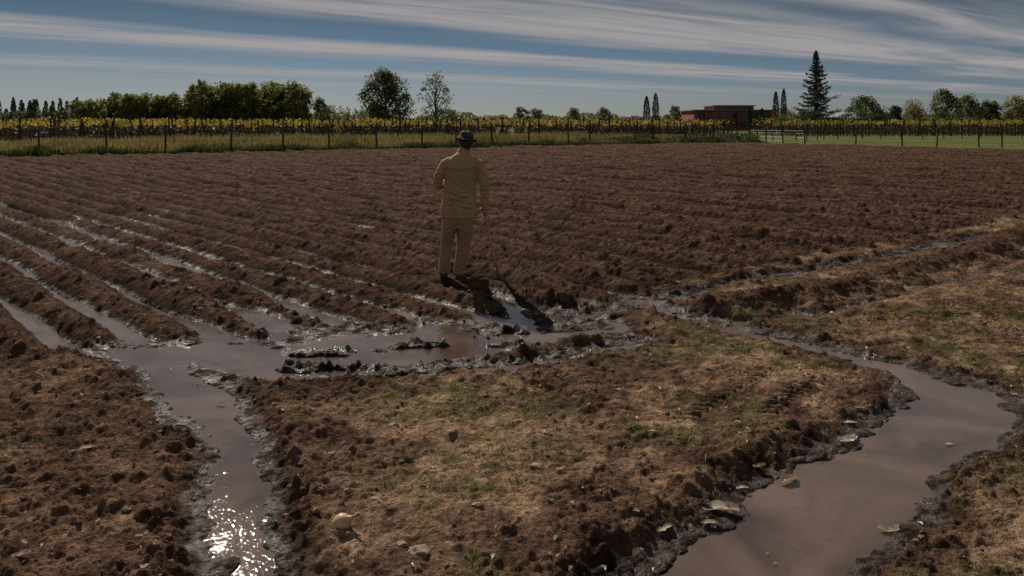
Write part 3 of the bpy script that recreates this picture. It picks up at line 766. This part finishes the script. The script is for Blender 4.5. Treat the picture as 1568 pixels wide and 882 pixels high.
def hand_grip(name, wrist, g, axis, side):
    side = (side-axis*side.dot(axis)).normalized(); fwd = axis.cross(side).normalized()
    mb = MB()
    pc = g+side*.034
    mb.tube([wrist, wrist*.5+pc*.5+side*.006, pc+axis*.01, pc-axis*.035], [(.026,.030),(.024,.034),(.018,.042),(.014,.036)], 0, 12)
    for i, (off, k) in enumerate(((.034,.95),(.0115,1.05),(-.0115,1.),(-.034,.85))):
        P = []
        for st in range(8):
            a = -.5+st*(.62*k)
            P.append(g+axis*off+side*math.cos(a)*.026+fwd*math.sin(a)*.026)
        mb.tube(P, [.010,.010,.0098,.0095,.009,.0088,.008,.007], 0, 8)
    P = [g+axis*.03+side*.03-fwd*.016, g+axis*.052+side*.012-fwd*.03, g+axis*.052-side*.012-fwd*.028, g+axis*.04-side*.028-fwd*.012]
    mb.tube(P, [.014,.012,.011,.008], 0, 8)
    h_ = mb.obj(name, [skin], True, man); cloth(h_, .003, 0, 0, 1)
hand_grip('hand_right', Vector((.320,.032,.84)), grip, ax, Vector((-.1, -1.0, .1)))
mb = MB(); w0 = Vector((-.08,.222,1.11)); d = Vector((.62,.70,.25)).normalized(); up = Vector((-.2,-.1,1)); up = (up-d*up.dot(d)).normalized(); nrm = d.cross(up)
mb.tube([w0, w0+d*.04, w0+d*.095], [(.024,.026),(.02,.036),(.014,.040)], 0, 12)
for off, L in ((.031,.068),(.011,.078),(-.010,.072),(-.030,.056)):
    b0 = w0+d*.088+up*off
    mb.tube([b0, b0+d*L*.45-nrm*.006, b0+d*L*.75-nrm*.02, b0+d*L*.85-nrm*.038], [.0095,.009,.0085,.0075], 0, 8)
mb.tube([w0+d*.03+up*.028, w0+d*.06+up*.055-nrm*.012, w0+d*.085+up*.062-nrm*.022], [.014,.011,.009], 0, 8)
hl = mb.obj('hand_left', [skin], True, man); cloth(hl, .003, 0, 0, 1)

# ---------------------------------------------------------------- sun, sky
AZ = math.radians(-22); EL = math.radians(38)
sd_ = Vector((math.sin(AZ)*math.cos(EL), math.cos(AZ)*math.cos(EL), math.sin(EL)))
sun = bpy.data.lights.new('sun', 'SUN'); sun.energy = 5.0; sun.angle = math.radians(.5); sun.color = (1, .91, .79)
so = bpy.data.objects.new('sun', sun); so.rotation_euler = sd_.to_track_quat('Z', 'Y').to_euler(); scn.collection.objects.link(so); so.location = (-20, 30, 40)
w = bpy.data.worlds.new('World'); scn.world = w; w.use_nodes = True; nt = w.node_tree
bg = nt.nodes['Background']; bg.inputs['Strength'].default_value = .05
sky = N(nt, 'ShaderNodeTexSky', sky_type='NISHITA'); sky.sun_disc = False; sky.sun_elevation = EL; sky.sun_rotation = AZ
sky.air_density = 1.0; sky.dust_density = .3; sky.ozone_density = 2.0
tc = N(nt, 'ShaderNodeTexCoord'); sp = N(nt, 'ShaderNodeSeparateXYZ'); nt.links.new(tc.outputs['Generated'], sp.inputs[0])
def M(op, a, b=None, c=None):
    x = N(nt, 'ShaderNodeMath', operation=op)
    for i, v in enumerate((a, b, c)):
        if v is None: continue
        if isinstance(v, (int, float)): x.inputs[i].default_value = v
        else: nt.links.new(v, x.inputs[i])
    return x.outputs[0]
zc = M('MAXIMUM', sp.outputs[2], .012)
px = M('DIVIDE', sp.outputs[0], zc); py = M('DIVIDE', sp.outputs[1], zc)
al = M('ADD', M('MULTIPLY', px, .797), M('MULTIPLY', py, .604))
pe = M('ADD', M('MULTIPLY', px, -.604), M('MULTIPLY', py, .797))
def noise2(a, b, sa, sb, det, rough=.55, dist=0, off=0):
    cb = N(nt, 'ShaderNodeCombineXYZ'); nt.links.new(M('MULTIPLY', a, sa), cb.inputs[0]); nt.links.new(M('MULTIPLY', b, sb), cb.inputs[1]); cb.inputs[2].default_value = off
    n_ = N(nt, 'ShaderNodeTexNoise'); n_.inputs['Scale'].default_value = 1; n_.inputs['Detail'].default_value = det; n_.inputs['Roughness'].default_value = rough; n_.inputs['Distortion'].default_value = dist
    nt.links.new(cb.outputs[0], n_.inputs['Vector']); return n_.outputs[0]
wp = noise2(al, pe, .16, .22, 4, .5)
pw = M('ADD', pe, M('MULTIPLY', M('SUBTRACT', wp, .5), 2.4))
rp = N(nt, 'ShaderNodeValToRGB'); nt.links.new(M('DIVIDE', pw, 20), rp.inputs[0])
cr = rp.color_ramp; st = [(.0,.55),(.10,.5),(.125,.25),(.165,.85),(.195,.2),(.235,.95),(.31,.85),(.355,.06),(.41,.02),(.445,1.),(.50,.85),(.555,.10),(.63,.05),(.73,.8),(.82,.2),(.95,.5)]
cr.elements[0].position = 0; cr.elements[0].color = (.55,.55,.55,1); cr.elements[1].position = 1; cr.elements[1].color = (.35,.35,.35,1)
for p, v in st[1:]:
    e = cr.elements.new(p); e.color = (v, v, v, 1)
fn = noise2(al, pe, .20, 1.3, 7, .58, .8, 3)
fm = N(nt, 'ShaderNodeMapRange'); fm.inputs[1].default_value = .36; fm.inputs[2].default_value = .58; nt.links.new(fn, fm.inputs[0])
mask = M('MULTIPLY', M('MULTIPLY_ADD', fm.outputs[0], .70, .30), rp.outputs[0])
hz = N(nt, 'ShaderNodeMapRange'); hz.inputs[1].default_value = .012; hz.inputs[2].default_value = .05; nt.links.new(sp.outputs[2], hz.inputs[0])
mask = M('MULTIPLY', mask, hz.outputs[0])
tr_ = N(nt, 'ShaderNodeValToRGB'); nt.links.new(sp.outputs[2], tr_.inputs[0])
e = tr_.color_ramp.elements; e[0].position = 0; e[0].color = (.52,.61,.84,1); e[1].position = .30; e[1].color = (.54,.60,.68,1)
e2 = tr_.color_ramp.elements.new(.14); e2.color = (.23,.305,.37,1)
e3 = tr_.color_ramp.elements.new(.19); e3.color = (.25,.325,.39,1)
ml_ = N(nt, 'ShaderNodeVectorMath', operation='MULTIPLY'); nt.links.new(sky.outputs[0], ml_.inputs[0]); nt.links.new(tr_.outputs[0], ml_.inputs[1])
mx = N(nt, 'ShaderNodeMix', data_type='RGBA'); nt.links.new(mask, mx.inputs[0]); nt.links.new(ml_.outputs[0], mx.inputs[6]); mx.inputs[7].default_value = (7.4, 6.9, 6.8, 1)
nt.links.new(mx.outputs[2], bg.inputs['Color'])

# ---------------------------------------------------------------- camera
cam = bpy.data.cameras.new('camera'); cam.sensor_width = 36; cam.lens = 26.4; cam.shift_y = -.162; cam.clip_end = 8000; cam.clip_start = .05
co = bpy.data.objects.new('camera', cam); co.location = (0, 0, 1.85); co.rotation_euler = (math.radians(90), 0, 0); scn.collection.objects.link(co)
scn.camera = co
